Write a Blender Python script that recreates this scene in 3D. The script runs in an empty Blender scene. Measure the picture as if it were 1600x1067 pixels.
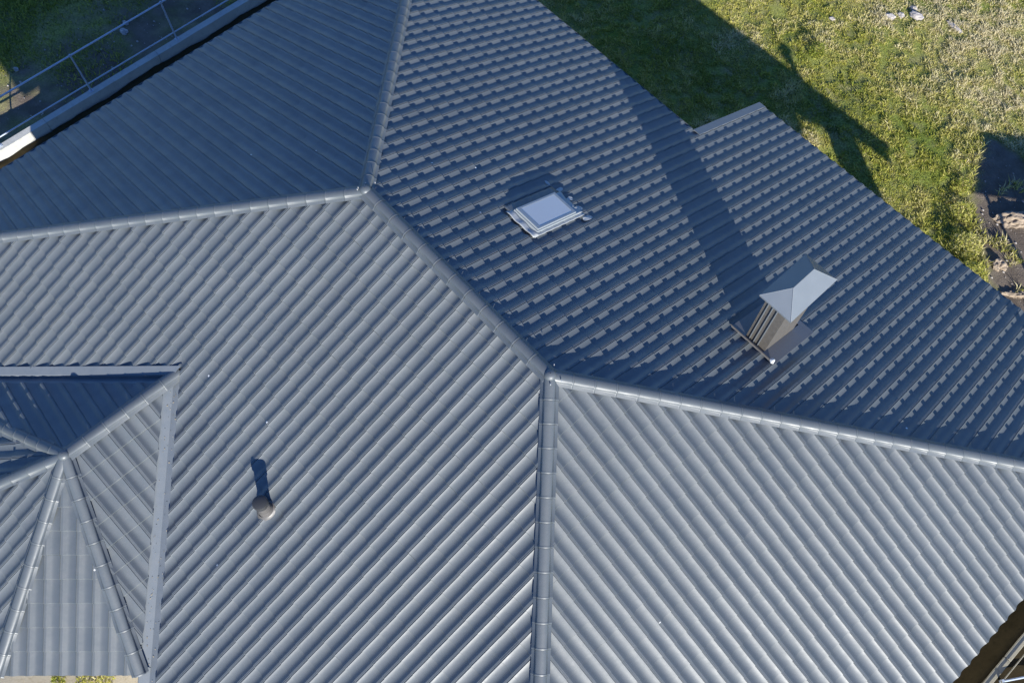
import bpy, bmesh, math, random
import numpy as np
from mathutils import Vector, Matrix, noise
random.seed(7); rng = np.random.default_rng(7)
R = math.radians
S = bpy.context.scene
COL = S.collection

# ------------------------------------------------------------------ camera, sky, sun, exposure
cam = bpy.data.cameras.new('camera'); camo = bpy.data.objects.new('camera', cam); COL.objects.link(camo)
cr = [[0.6726817419661408, -0.674478657580423, 0.3042660258620879],
      [0.7398401829565551, 0.6066256141699924, -0.2909327549721597],
      [0.011652369210144566, 0.42081338465095186, 0.9070723882857423]]
m4 = Matrix(cr).to_4x4(); m4.translation = (3.01301, -3.58872, 18.11110)
camo.matrix_world = m4
cam.sensor_width = 36; cam.lens = 36*1430.2/1600; cam.clip_start = .1; cam.clip_end = 2000
S.camera = camo
SUN_AZ = R(28.7); SUN_T = .378                                # light comes from +X, a little from -Y; tan(elevation)
sd = Vector((math.cos(SUN_AZ), -math.sin(SUN_AZ), SUN_T)).normalized()
w = bpy.data.worlds.new('World'); S.world = w; w.use_nodes = True
nt = w.node_tree; nt.nodes.clear()
sky = nt.nodes.new('ShaderNodeTexSky'); sky.sky_type = 'NISHITA'; sky.sun_disc = False
sky.sun_elevation = math.atan(SUN_T); sky.sun_rotation = math.atan2(sd.x, sd.y)
sky.air_density = 1.0; sky.dust_density = 0.0; sky.ozone_density = 4.0; sky.altitude = 600
bg = nt.nodes.new('ShaderNodeBackground'); bg.inputs[1].default_value = .098
out = nt.nodes.new('ShaderNodeOutputWorld')
tn = nt.nodes.new('ShaderNodeMix'); tn.data_type = 'RGBA'; tn.blend_type = 'MULTIPLY'; tn.inputs[0].default_value = 1; tn.inputs[7].default_value = (.60, .83, 1.20, 1)   # clear high blue sky
nt.links.new(sky.outputs[0], tn.inputs[6]); nt.links.new(tn.outputs[2], bg.inputs[0]); nt.links.new(bg.outputs[0], out.inputs[0])
sl = bpy.data.lights.new('sun', 'SUN'); sl.energy = 5.0; sl.angle = R(.5); sl.color = (1, .965, .885)
so = bpy.data.objects.new('sun', sl); COL.objects.link(so)
so.rotation_euler = sd.to_track_quat('Z', 'Y').to_euler(); so.location = (20, -10, 20)
S.view_settings.view_transform = 'Standard'; S.view_settings.look = 'None'
S.view_settings.exposure = .90; S.view_settings.gamma = 1; S.view_settings.use_curve_mapping = False
S.render.engine = 'CYCLES'

# ------------------------------------------------------------------ units: 1 W = one roll of roof tile
W = .2333
def V(x, y, z): return Vector((x*W, y*W, (z+30)*W))          # roof units -> metres (ground z = 0)

# ------------------------------------------------------------------ materials
def mat(name, base, rough=.6, metal=0., spec=.5, build=None, coat=0.):
    m = bpy.data.materials.new(name); m.use_nodes = True; n = m.node_tree; b = n.nodes['Principled BSDF']
    b.inputs['Base Color'].default_value = (*base, 1); b.inputs['Roughness'].default_value = rough
    b.inputs['Metallic'].default_value = metal; b.inputs['Specular IOR Level'].default_value = spec
    b.inputs['Coat Weight'].default_value = coat
    if build: build(n, b)
    return m
def nd(n, t, **k):
    x = n.nodes.new(t)
    for a, v in k.items():
        if a.startswith('i_'): x.inputs[a[2:].replace('_', ' ')].default_value = v
        else: setattr(x, a, v)
    return x
def ramp(n, src, stops):
    r = n.nodes.new('ShaderNodeValToRGB'); e = r.color_ramp.elements
    while len(e) < len(stops): e.new(.5)
    for q, (p, c) in zip(e, stops): q.position = p; q.color = (*c, 1) if len(c) == 3 else c
    n.links.new(src, r.inputs[0]); return r.outputs[0]
def mix(n, fac, a, b, mode='MIX'):
    x = n.nodes.new('ShaderNodeMix'); x.data_type = 'RGBA'; x.blend_type = mode
    for s, v in ((x.inputs[0], fac), (x.inputs[6], a), (x.inputs[7], b)):
        if hasattr(v, 'is_linked') or hasattr(v, 'links'): n.links.new(v, s)
        elif isinstance(v, (int, float)): s.default_value = v
        else: s.default_value = (*v, 1)
    return x.outputs[2]
def coords(n): return n.nodes.new('ShaderNodeNewGeometry').outputs['Position']
def noi(n, scale, detail=3, rough=.5, vec=None):
    t = nd(n, 'ShaderNodeTexNoise', i_Scale=scale, i_Detail=detail, i_Roughness=rough)
    n.links.new(vec or coords(n), t.inputs['Vector']); return t.outputs['Fac']
def bump(n, b, h, strength, dist):
    x = nd(n, 'ShaderNodeBump', i_Strength=strength, i_Distance=dist)
    n.links.new(h, x.inputs['Height']); n.links.new(x.outputs[0], b.inputs['Normal'])

ROOF = (.088, .102, .110)
def roofb(n, b, own=False):
    g = noi(n, 9, 4, .6); l = noi(n, .7, 2); f = noi(n, 160, 2)
    c = mix(n, ramp(n, l, [(.3, (0, 0, 0)), (.7, (1, 1, 1))]), tuple(x*.94 for x in ROOF), tuple(x*1.06 for x in ROOF))
    c = mix(n, ramp(n, g, [(.35, (0, 0, 0)), (.75, (.30,)*3)]), c, (.120, .122, .130))
    dust = ramp(n, noi(n, 34, 5, .7), [(.60, (0, 0, 0)), (.80, (.45,)*3)])
    c = mix(n, dust, c, (.20, .20, .19))
    vo = nd(n, 'ShaderNodeTexVoronoi', i_Scale=1.15, i_Randomness=1.0); n.links.new(coords(n), vo.inputs['Vector'])
    sp = ramp(n, vo.outputs['Distance'], [(.014, (1, 1, 1)), (.020, (0, 0, 0))])
    c = mix(n, sp, c, (.75, .75, .72))
    if own: t = n.nodes.new('ShaderNodeObjectInfo').outputs['Random']
    else: t = nd(n, 'ShaderNodeAttribute', attribute_name='tone').outputs['Fac']
    c = mix(n, 1., c, ramp(n, t, [(0, (.93, .94, .955)), (.5, (1, 1, 1)), (1, (1.07, 1.055, 1.04))]), 'MULTIPLY')
    n.links.new(c, b.inputs['Base Color'])
    n.links.new(ramp(n, noi(n, 3.1, 5, .7), [(.3, (.42,)*3), (.7, (.57,)*3)]), b.inputs['Roughness'])
    lo = noi(n, 7, 3); x1 = nd(n, 'ShaderNodeBump', i_Strength=.35, i_Distance=.006); n.links.new(lo, x1.inputs['Height'])
    x2 = nd(n, 'ShaderNodeBump', i_Strength=.12, i_Distance=.001); n.links.new(f, x2.inputs['Height']); n.links.new(x1.outputs[0], x2.inputs['Normal'])
    n.links.new(x2.outputs[0], b.inputs['Normal'])
M = {}
M['roof'] = mat('coated_roof_sheet', ROOF, .40, 0, .72, roofb)
M['roof1'] = mat('coated_roof_tile', ROOF, .40, 0, .72, lambda n, b: roofb(n, b, True))
M['trim'] = mat('coated_flashing', (.17, .19, .22), .45, 0, .5, lambda n, b: (
    n.links.new(mix(n, ramp(n, noi(n, 6, 5, .65), [(.35, (0, 0, 0)), (.8, (.5,)*3)]), (.125, .145, .165), (.18, .19, .20)), b.inputs['Base Color'])))
M['deck'] = mat('roof_underlay', (.03, .032, .035), .9)
M['screw'] = mat('zinc_screw', (.75, .75, .72), .35, .6)
M['galv'] = mat('added_galvanised_metal', (.42, .48, .56), .5, .25, .5, lambda n, b: n.links.new(
    mix(n, noi(n, 12, 4), (.36, .42, .50), (.50, .54, .60)), b.inputs['Base Color']))
def concb(a, c, d):
    def f(n, b):
        x = mix(n, ramp(n, noi(n, 2.2, 6, .65), [(.3, (0, 0, 0)), (.7, (1, 1, 1))]), a, c)
        x = mix(n, ramp(n, noi(n, 9, 6, .7), [(.52, (0, 0, 0)), (.75, (.7,)*3)]), x, d)
        n.links.new(x, b.inputs['Base Color']); bump(n, b, noi(n, 40, 5, .7), .5, .01)
    return f
M['conc'] = mat('weathered_concrete', (.5, .5, .48), .9, 0, .3, concb((.40, .40, .375), (.48, .48, .45), (.27, .27, .25)))
M['conc2'] = mat('dusty_kerb_concrete', (.4, .37, .32), .95, 0, .2, concb((.27, .25, .19), (.32, .295, .23), (.16, .145, .11)))
M['wall'] = mat('wall_render', (.55, .54, .5), .9, 0, .2, concb((.52, .50, .46), (.58, .56, .52), (.45, .43, .4)))
M['earth'] = mat('bare_earth', (.1, .07, .05), 1, 0, .1, concb((.030, .023, .011), (.045, .035, .018), (.018, .016, .008)))
M['dirt'] = mat('pale_subsoil', (.3, .23, .18), 1, 0, .1, concb((.25, .20, .15), (.32, .26, .20), (.13, .10, .07)))
M['stone'] = mat('pale_stone', (.5, .48, .45), .9, 0, .2, concb((.34, .31, .29), (.42, .39, .37), (.22, .19, .16)))
M['white'] = mat('white_painted_frame', (.62, .65, .66), .4, 0, .5)
M['frame'] = mat('grey_window_cladding', (.25, .28, .30), .35, 0, .5)
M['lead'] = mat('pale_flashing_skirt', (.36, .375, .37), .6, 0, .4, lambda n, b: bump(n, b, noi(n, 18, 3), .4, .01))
M['glass'] = mat('skylight_pane', (.50, .51, .49), .12, 0, .5, None, .3)
M['alu'] = mat('chimney_cap_sheet', (.30, .335, .37), .42, .15, .5, lambda n, b: n.links.new(
    mix(n, noi(n, 5, 4), (.150, .170, .190), (.185, .205, .225)), b.inputs['Base Color']))
M['clad'] = mat('brown_grey_cladding', (.20, .185, .165), .4, .1, .5, lambda n, b: n.links.new(
    mix(n, noi(n, 14, 4), (.085, .078, .070), (.15, .138, .12)), b.inputs['Base Color']))
M['dkflash'] = mat('dark_chimney_flashing', (.13, .13, .14), .45, .1, .5)
M['dark'] = mat('dark_plastic', (.035, .036, .038), .42, 0, .4)
M['pipe'] = mat('vent_pipe_plastic', (.10, .093, .088), .42, 0, .6)
M['stem'] = mat('dry_stem', (.30, .24, .14), .9)

# ------------------------------------------------------------------ object helpers
def link(name, me, m, parent=None):
    if m and not me.materials: me.materials.append(m)
    o = bpy.data.objects.new(name, me); COL.objects.link(o)
    if parent: o.parent = parent
    return o
def mesh(name, vs, fs, smooth=False):
    me = bpy.data.meshes.new(name); me.from_pydata([tuple(v) for v in vs], [], fs)
    if smooth: me.polygons.foreach_set('use_smooth', [True]*len(me.polygons))
    me.update(); return me
def tag(o, label, cat=None, group=None, kind=None):
    if label: o['label'] = label
    if cat: o['category'] = cat
    if group: o['group'] = group
    if kind: o['kind'] = kind
    return o
def empty(name, loc, label, cat, group=None):
    o = bpy.data.objects.new(name, None); COL.objects.link(o); o.location = loc; o.empty_display_size = .3
    return tag(o, label, cat, group)
class MB:
    def __init__(s): s.v = []; s.f = []
    def add(s, vs, fs):
        k = len(s.v); s.v += [Vector(x) for x in vs]; s.f += [tuple(i+k for i in f) for f in fs]; return s
    def prism(s, poly, thick):       # poly: list of Vectors (top), extruded by vector thick
        n = len(poly); t = Vector(thick)
        s.add(list(poly)+[p+t for p in poly], [tuple(range(n)), tuple(range(2*n-1, n-1, -1))] +
              [(i, i+n, (i+1) % n+n, (i+1) % n) for i in range(n)]); return s
    def box(s, a, b):
        x0, y0, z0 = a; x1, y1, z1 = b
        return s.prism([Vector(p) for p in ((x0, y0, z1), (x1, y0, z1), (x1, y1, z1), (x0, y1, z1))], (0, 0, z0-z1))
    def tube(s, a, b, r, n=10, r2=None, cap=True):
        a, b = Vector(a), Vector(b); d = (b-a).normalized(); q = d.to_track_quat('Z', 'Y'); r2 = r if r2 is None else r2
        vs = [a+q@Vector((r*math.cos(2*math.pi*i/n), r*math.sin(2*math.pi*i/n), 0)) for i in range(n)] + \
             [b+q@Vector((r2*math.cos(2*math.pi*i/n), r2*math.sin(2*math.pi*i/n), 0)) for i in range(n)]
        fs = [(i, (i+1) % n, (i+1) % n+n, i+n) for i in range(n)]
        if cap: fs += [tuple(range(n-1, -1, -1)), tuple(range(n, 2*n))]
        return s.add(vs, fs)
    def build(s, name, m, parent=None, smooth=False, bevel=0, origin=None):
        vs = s.v
        if origin is not None: vs = [v-Vector(origin) for v in vs]
        me = mesh(name, vs, s.f, False)
        bm = bmesh.new(); bm.from_mesh(me); bmesh.ops.recalc_face_normals(bm, faces=bm.faces)
        if bevel: bmesh.ops.bevel(bm, geom=bm.edges[:], offset=bevel, segments=2, affect='EDGES', profile=.6)
        bm.to_mesh(me); bm.free()
        if smooth:
            me.polygons.foreach_set('use_smooth', [True]*len(me.polygons))
            me.set_sharp_from_angle(angle=R(40))
        o = link(name, me, m, parent)
        if origin is not None: o.location = Vector(origin) - (parent.location if parent else Vector())
        return o
def rough_mesh(mb_obj, amt, scale):
    for v in mb_obj.data.vertices:
        p = v.co*scale; v.co += Vector((noise.noise(p), noise.noise(p+Vector((9, 3, 1))), noise.noise(p+Vector((3, 8, 5)))))*amt

G0 = -30.6                                                  # rough ground behind the house, in roof units
# ================================================================== GROUND AND BANKS (structure)
def gp(x, y): return x-(12.9-x)*.008, y-(-15.4-y)*.008      # survey points taken at z = -30 moved to the ground
def grid_sheet(name, x0, x1, y0, y1, nx, ny, zf, m, kind='structure'):
    xs = np.linspace(x0, x1, nx); ys = np.linspace(y0, y1, ny)
    vs = [V(x, y, zf(x, y)) for y in ys for x in xs]
    fs = [(j*nx+i, j*nx+i+1, (j+1)*nx+i+1, (j+1)*nx+i) for j in range(ny-1) for i in range(nx-1)]
    o = link(name, mesh(name, vs, fs, True), m); o['kind'] = kind; return o
def fbm(x, y, s, o=4):
    return noise.fractal(Vector((x*s, y*s, .37)), 1.0, 2.0, o)

def soil_mask(x, y):             # dug-over soil to the right of the grass (roof units)
    # boundary line seen at the grass edge
    pts = [(2.0, 63.5), (2.5, 60.5), (5.2, 56.5), (8.5, 52.5), (13.5, 47.6), (20, 40)]
    # distance to the right of polyline
    for (ax, ay), (bx, by) in zip(pts, pts[1:]):
        if by <= y <= ay:
            t = (y-ay)/(by-ay); ex = ax+(bx-ax)*t
            return x-ex
    return -9 if y > 63.5 else x-20
def groundb(n, b):
    p = coords(n)
    big = noi(n, .42, 4, .6); mid = noi(n, 2.4, 5, .65); fine = noi(n, 22, 5, .75)
    c = mix(n, ramp(n, big, [(.38, (0, 0, 0)), (.62, (1, 1, 1))]), (.21, .27, .045), (.36, .36, .11))
    c = mix(n, ramp(n, mid, [(.45, (0, 0, 0)), (.7, (.8,)*3)]), c, (.34, .29, .16))
    c = mix(n, ramp(n, fine, [(.35, (.75,)*3), (.6, (0, 0, 0))]), c, (.055, .055, .022))
    # soil area by vertex attribute
    a = nd(n, 'ShaderNodeAttribute', attribute_name='soil')
    sc = mix(n, ramp(n, mid, [(.4, (0, 0, 0)), (.65, (1, 1, 1))]), (.13, .105, .082), (.20, .165, .13))
    sc = mix(n, ramp(n, fine, [(.55, (0, 0, 0)), (.75, (.5,)*3)]), sc, (.17, .14, .115))
    c = mix(n, a.outputs['Fac'], c, sc)
    n.links.new(c, b.inputs['Base Color']); bump(n, b, fine, .9, .03)
M['ground'] = mat('rough_grass_ground', (.1, .1, .05), 1, 0, .1, groundb)
def gz(x, y):
    d = 0.
    base = -28.4 if x < -61.5 else G0
    if y > 10 or x < -62: d = .55*fbm(x, y, .12, 4)+.10*fbm(x, y, .6, 3)
    return base+d*.7
# near sheet (fine) + far sheet to the horizon
near = grid_sheet('ground', -140, 60, -80, 140, 221, 241, gz, M['ground'])
at = near.data.attributes.new('soil', 'FLOAT', 'POINT')
vals = []
for v in near.data.vertices:
    x, y = v.co.x/W, v.co.y/W
    s = soil_mask(x, y)+1.2*fbm(x, y, .5, 3) if y > 28 else (1. if x > 20 or abs(y) < 30 and x > -56 else 0.)
    if y <= 28 and x < -56: s = min(1.1, max(0, (x+74)/7))+.9*fbm(x, y, .4, 3)
    vals.append(min(1, max(0, s*.8)))
at.data.foreach_set('value', vals)
far = mesh('distant_ground', [(x, y, -.35) for x, y in ((-900, -900), (900, -900), (900, 900), (-900, 900))], [(0, 1, 2, 3)])
link('distant_ground', far, M['ground'])['kind'] = 'structure'

# raised yard between the retaining wall and the house (left, and bottom left)
def yz(x, y): return -27.25+.28*fbm(x, y, .35, 4)+.35*max(0, 1-abs(x+59.4)/1.2)
grid_sheet('yard_earth', -60.1, -38, -62, 27, 60, 220, yz, M['earth'])
def yz2(x, y): return -27.3+.10*fbm(x, y, .5, 3)
M['paleyard'] = mat('dusty_yard', (.4, .36, .28), 1, 0, .1, concb((.42, .37, .28), (.36, .31, .22), (.20, .16, .09)))
grid_sheet('yard_path', -37.99, 12, -70, -24, 90, 70, yz2, M['paleyard'])
# earth bank at the right below the kerb, and pit floor
def bz(x, y):
    t = min(1, max(0, (x-29.6)/3.2)); return -29.4+4.2*(t**1.5)+.5*fbm(x, y, .45, 4)*(1-abs(2*t-1))
grid_sheet('earth_bank', 24, 33.02, -12, 44, 46, 150, bz, M['earth'])
def tz(x, y): return -25.12+.12*fbm(x, y, .9, 3)
grid_sheet('gravel_terrace', 33.0, 60, -12, 26.5, 60, 90, tz, M['earth'])

# ================================================================== THE HOUSE
T1 = .46339; T2 = T1*.98018; T4 = T1*.95891; TM = .98018; TL = .95891
L = 16.633; DX2 = 28.36; DX4 = 28.62; DY3 = 27.80; DY1 = 28.40; DEX = 37.54; XS = -10.82; XE = 26.2
E3 = 1.485                                                  # course length along the slope
XR, ZR, YC, TW = -18.25, -7.30, -23.68, .45                 # wing ridge x, height, apex y, pitch
YV = ZR/T1                                                  # where the wing ridge meets the main slope
house = empty('house', (0, 0, 0), 'house under a blue-grey hipped roof of stepped metal tiles with chimney and skylight', 'house')

# faces: name -> (pitch, downslope plan direction, point on the plane, crest phase, course phase, mirror)
def z_face(f, x, y):
    if f == 'F1': return T1*y
    if f == 'F3': return -T1*y
    if f == 'F2': return -T2*x
    if f == 'F4': return T4*(x+L)
TWW = .40
WN = {'WE': (0, TW), 'WS': (-42, TW), 'WF': (-90, .49), 'WB': (-136, TW), 'WW': (180, TWW)}
EAVE = -12.85
class Face: pass
def mkface(slope, dx, dy, px, py, pz):
    f = Face(); f.s = slope; f.d = Vector((dx, dy, 0)).normalized(); f.p = Vector((px, py, pz))
    f.v = Vector((f.d.x, f.d.y, -slope)).normalized(); f.n = Vector((slope*f.d.x, slope*f.d.y, 1)).normalized()
    f.u = f.v.cross(f.n).normalized(); return f
FC = {'F1': mkface(T1, 0, -1, 0, 0, 0), 'F3': mkface(T1, 0, 1, 0, 0, 0), 'F2': mkface(T2, 1, 0, 0, 0, 0), 'F4': mkface(T4, -1, 0, -L, 0, 0)}
for k, (az, s) in WN.items():
    a = R(az); FC[k] = mkface(s, math.cos(a), math.sin(a), XR, YC, ZR)
def zf(k, x, y):
    f = FC[k]; return f.p.z-f.s*((x-f.p.x)*f.d.x+(y-f.p.y)*f.d.y)
# half-planes a x + b y <= c
def hp_le(a, b, c): return (a, b, c)
hipD = lambda sgn: (sgn*TM, sgn*1, 0)                        # x*TM + y <= 0 : F1 side of hip going down
VG = .50                                                    # half width of the valley flashing in plan
sv = TW/T1                                                  # valley E: y = YV - sv*(x-XR) ; W: y = YV + sv*(x-XR)
nv = math.hypot(sv, 1); sw = TWW/T1; nw = math.hypot(sw, 1)
REG = {
 'F1': dict(keep=[[(TM, 1, 0), (0, 1, 0), (0, -1, DY1), (-TL, 1, TL*L)]],
            cut=[(sv, 1, YV+sv*XR+VG*nv), (-sw, 1, YV-sw*XR+VG*nw)]),
 'F2': dict(keep=[[(-TM, -1, 0), (-TM, 1, 0), (1, 0, DX2)]], cut=None),
 'F3': dict(keep=[[(TL, -1, -TL*L) if False else (-TL, -1, TL*L), (0, -1, 0), (TM, -1, 0), (1, 0, XS), (0, 1, DY3)],
                  [(0, -1, 0), (TM, -1, 0), (-1, 0, -XS), (1, 0, XE), (0, 1, DEX)]], cut=None),
 'F4': dict(keep=[[(TL, -1, -TL*L), (TL, 1, -TL*L), (-1, 0, L+DX4)]], cut=None)}
# wing faces are bounded by hips running from the apex (XR, YC)
HA = {'a': -21., 'b': -60.5, 'c': -118.5, 'd': -158.}
def ray_left(ang, keep_left):     # half plane left (ccw) of the ray direction through the apex
    a = R(ang); dx, dy = math.cos(a), math.sin(a)
    # left side: cross(d, p) >= 0 -> dx*(y-yc) - dy*(x-xr) >= 0
    A, B, C = dy, -dx, dy*XR-dx*YC
    return (A, B, C) if keep_left else (-A, -B, -C)
EZ = {'WB': -11.3, 'WW': -11.3}
def eave(k):
    f = FC[k]; dist = (ZR-EZ.get(k, EAVE))/f.s; return (f.d.x, f.d.y, f.d.x*XR+f.d.y*YC+dist)
REG['WE'] = dict(keep=[[ray_left(HA['a'], True), (-1, 0, -XR), eave('WE'), (sv, 1, YV+sv*XR-VG*nv)]], cut=None)
REG['WS'] = dict(keep=[[ray_left(HA['a'], False), ray_left(HA['b'], True), eave('WS')]], cut=None)
REG['WF'] = dict(keep=[[ray_left(HA['b'], False), ray_left(HA['c'], True), eave('WF')]], cut=None)
REG['WB'] = dict(keep=[[ray_left(HA['c'], False), ray_left(HA['d'], True), eave('WB')]], cut=None)
REG['WW'] = dict(keep=[[ray_left(HA['d'], False), (1, 0, XR), eave('WW'), (-sw, 1, YV-sw*XR-VG*nw)]], cut=None)

# --- polygon clipping for deck sheets
def clip_poly(poly, h):
    a, b, c = h; o = []
    for i in range(len(poly)):
        p, q = poly[i], poly[(i+1) % len(poly)]
        fp, fq = a*p[0]+b*p[1]-c, a*q[0]+b*q[1]-c
        if fp <= 0: o.append(p)
        if fp*fq < 0: t = fp/(fp-fq); o.append((p[0]+(q[0]-p[0])*t, p[1]+(q[1]-p[1])*t))
    return o
deck = MB()
for k, r in REG.items():
    for kp in r['keep']:
        hs = [h for h in kp]
        if k == 'WE': hs[-1] = (sv, 1, YV+sv*XR)
        if k == 'WW': hs[-1] = (-sw, 1, YV-sw*XR)
        poly = [(-80, -60), (60, -60), (60, 60), (-80, 60)]
        for h in hs: poly = clip_poly(poly, h)
        polys = [poly]
        if k == 'F1':
            h1 = (sv, 1, YV+sv*XR); h2 = (-sw, 1, YV-sw*XR)
            pa = clip_poly(poly, (-h1[0], -h1[1], -h1[2])); pb = clip_poly(clip_poly(poly, h1), (-h2[0], -h2[1], -h2[2])); polys = [pa, pb]
        for pl in polys:
            if len(pl) < 3: continue
            top = [V(x, y, zf(k, x, y)-.12) for x, y in pl]
            deck.prism(top, (0, 0, -.30*W))
deck.build('roof_deck', M['deck'], house)

# --- one roof tile: profile across (0..1), surface tilted up to the nose, front face
HW = .145
PR = [(0, HW), (.045, HW), (.055, HW-.045), (.105, HW-.045), (.115, HW-.010), (.19, .098), (.28, .062), (.38, .035), (.48, .017), (.58, .012), (.67, .026), (.76, .062), (.85, .108), (.925, HW-.003), (1, HW)]
STEP = .108
def tile_mesh(mirror):
    pr = [(1-u, h) for u, h in reversed(PR)] if mirror else PR
    n = len(pr); nose = .035
    vs = [(u, 0, h) for u, h in pr]+[(u, E3-nose, h+STEP) for u, h in pr]
    vs += [(u, E3-nose, h+STEP) for u, h in pr]+[(u, E3+.012, h+STEP*.18-.01) for u, h in pr]
    fs = [(i, i+n, i+n+1, i+1) for i in range(n-1)]+[(i+2*n, i+3*n, i+3*n+1, i+2*n+1) for i in range(n-1)]
    # u,v,n right handed -> face order (u0v0, u0v1...) gives -n; flip
    fs = [tuple(reversed(f)) for f in fs]
    me = mesh('roof_tile', [(x*W, y*W, z*W) for x, y, z in vs], fs, True)
    me.materials.append(M['roof1']); me.set_sharp_from_angle(angle=R(22)); return me
TILE = {False: tile_mesh(False), True: tile_mesh(True)}
MIR = {'F1': True, 'F3': False, 'F2': False, 'F4': False, 'WE': False, 'WS': False, 'WF': True, 'WB': True, 'WW': False}
# crest phase: value of the face's own u coordinate (measured from the face point) of one crest; course phase: distance down of one nose / E3
CR = {'F1': 0.00, 'F3': .20, 'F2': -.25, 'F4': .3, 'WE': .2, 'WS': .12, 'WF': .3, 'WB': .2, 'WW': .1}
CO = {'F1': .75, 'F3': .86, 'F2': .95, 'F4': .3}
for k in WN: f = FC[k]; CO[k] = ((ZR-EAVE)/f.s*math.sqrt(1+f.s**2)/E3) % 1
cw = camo.matrix_world.inverted(); fpx = 1430.2*1024/1600
def tomat(f, u0, v0):
    o = f.p+f.u*u0+f.v*v0
    jr = random.Random(int(u0*131+v0*977+f.s*1e4)); o = o+f.v*jr.uniform(-.012, .012)+f.n*jr.uniform(-.006, .008); ju, jv = jr.gauss(0, .0035), jr.gauss(0, .005)
    m = Matrix((( f.u.x, f.v.x, f.n.x, o.x*W), (f.u.y, f.v.y, f.n.y, o.y*W), (f.u.z, f.v.z, f.n.z, (o.z+30)*W), (0, 0, 0, 1)))
    return m@Matrix.Rotation(ju, 4, 'X')@Matrix.Rotation(jv, 4, 'Y')
whole = []; part_v = []; part_f = []
def bis(bm, h, keep_le=True):
    a, b, c = h; l = math.hypot(a, b)
    no = Vector((a/l, b/l, 0)); co = no*(c/l*W)
    bmesh.ops.bisect_plane(bm, geom=bm.verts[:]+bm.edges[:]+bm.faces[:], plane_co=co, plane_no=no, clear_outer=keep_le, clear_inner=not keep_le)
tones = []
def flush(bm):
    k = len(part_v); tones.extend([random.random()]*len(bm.verts))
    bm.verts.index_update()
    part_v.extend([v.co.copy() for v in bm.verts]); part_f.extend([tuple(v.index+k for v in f.verts) for f in bm.faces])
for k, f in FC.items():
    cr0 = CR[k]; co0 = CO[k]*E3
    for kp in REG[k]['keep']:
        poly = [(-80, -60), (60, -60), (60, 60), (-80, 60)]
        for h in kp: poly = clip_poly(poly, h)
        if len(poly) < 3: continue
        us = []; vs_ = []
        for x, y in poly:
            d = Vector((x, y, zf(k, x, y)))-f.p; us.append(d.dot(f.u)); vs_.append(d.dot(f.v))
        i0 = math.floor(min(us)-cr0)-1; i1 = math.ceil(max(us)-cr0)+1
        j0 = math.floor((min(vs_)-co0)/E3)-1; j1 = math.ceil((max(vs_)-co0)/E3)+1
        cuts = REG[k]['cut']
        for i in range(i0, i1):
            for j in range(j0, j1):
                u0 = cr0+i; v0 = co0+j*E3
                cs = [f.p+f.u*(u0+a)+f.v*(v0+b*E3) for a in (0, 1) for b in (0, 1.02)]
                ins = True; outside = False; need = []
                for h in kp:
                    vals_ = [h[0]*c.x+h[1]*c.y-h[2] for c in cs]
                    if min(vals_) >= -1e-6: outside = True; break
                    if max(vals_) > .03: need.append(h)
                if outside: continue
                m = tomat(f, u0, v0)
                state = 'out'
                if cuts:
                    a1 = [cuts[0][0]*c.x+cuts[0][1]*c.y-cuts[0][2] for c in cs]; a2 = [cuts[1][0]*c.x+cuts[1][1]*c.y-cuts[1][2] for c in cs]
                    if max(a1) <= 0 and max(a2) <= 0: continue
                    if not (min(a1) >= 0 or min(a2) >= 0): state = 'part'
                if not need and state == 'out':
                    c = (cs[0]+cs[3])*.5; p = cw@V(c.x, c.y, c.z)
                    px, py = 512+fpx*p.x/-p.z, 341-fpx*p.y/-p.z
                    vis = -20 < px < 1044 and -20 < py < 702
                    view = (Vector(camo.location)-V(c.x, c.y, c.z)); dist = view.length
                    whole.append((abs(f.n.dot(view.normalized()))/dist**2*(1 if vis else .001), k, m)); continue
                def base():
                    bm = bmesh.new(); bm.from_mesh(TILE[MIR[k]]); bm.transform(m)
                    for h in need: bis(bm, h)
                    return bm
                if state == 'out': bm = base(); flush(bm); bm.free()
                else:
                    bm = base(); bis(bm, cuts[0], False); flush(bm); bm.free()
                    bm = base(); bis(bm, cuts[0], True); bis(bm, cuts[1], False); flush(bm); bm.free()
whole.sort(key=lambda t: -t[0])
for sc, k, m in whole[:300]:
    o = bpy.data.objects.new('roof_tile', TILE[MIR[k]]); COL.objects.link(o); o.parent = house; o.matrix_local = m
tv = {b: np.array([v.co[:] for v in TILE[b].vertices]) for b in TILE}
tf = {b: [tuple(p.vertices) for p in TILE[b].polygons] for b in TILE}
tn_ = list(tones); av = [np.array([tuple(v) for v in part_v])]; af = list(part_f); k0 = len(part_v)
for sc, k, m in whole[300:]:
    mm = np.array(m); b = MIR[k]; v = tv[b]@mm[:3, :3].T+mm[:3, 3]
    av.append(v); af += [tuple(i+k0 for i in q) for q in tf[b]]; k0 += len(v); tn_ += [random.random()]*len(v)
av = np.concatenate(av)
me = bpy.data.meshes.new('roof_tile_field'); me.from_pydata(av.tolist(), [], af); me.polygons.foreach_set('use_smooth', [True]*len(me.polygons)); me.update(); me.set_sharp_from_angle(angle=R(22))
ta = me.attributes.new('tone', 'FLOAT', 'POINT'); ta.data.foreach_set('value', tn_)
tag(link('roof_tile_field', me, M['roof'], house), None, None, None, 'stuff')

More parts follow.
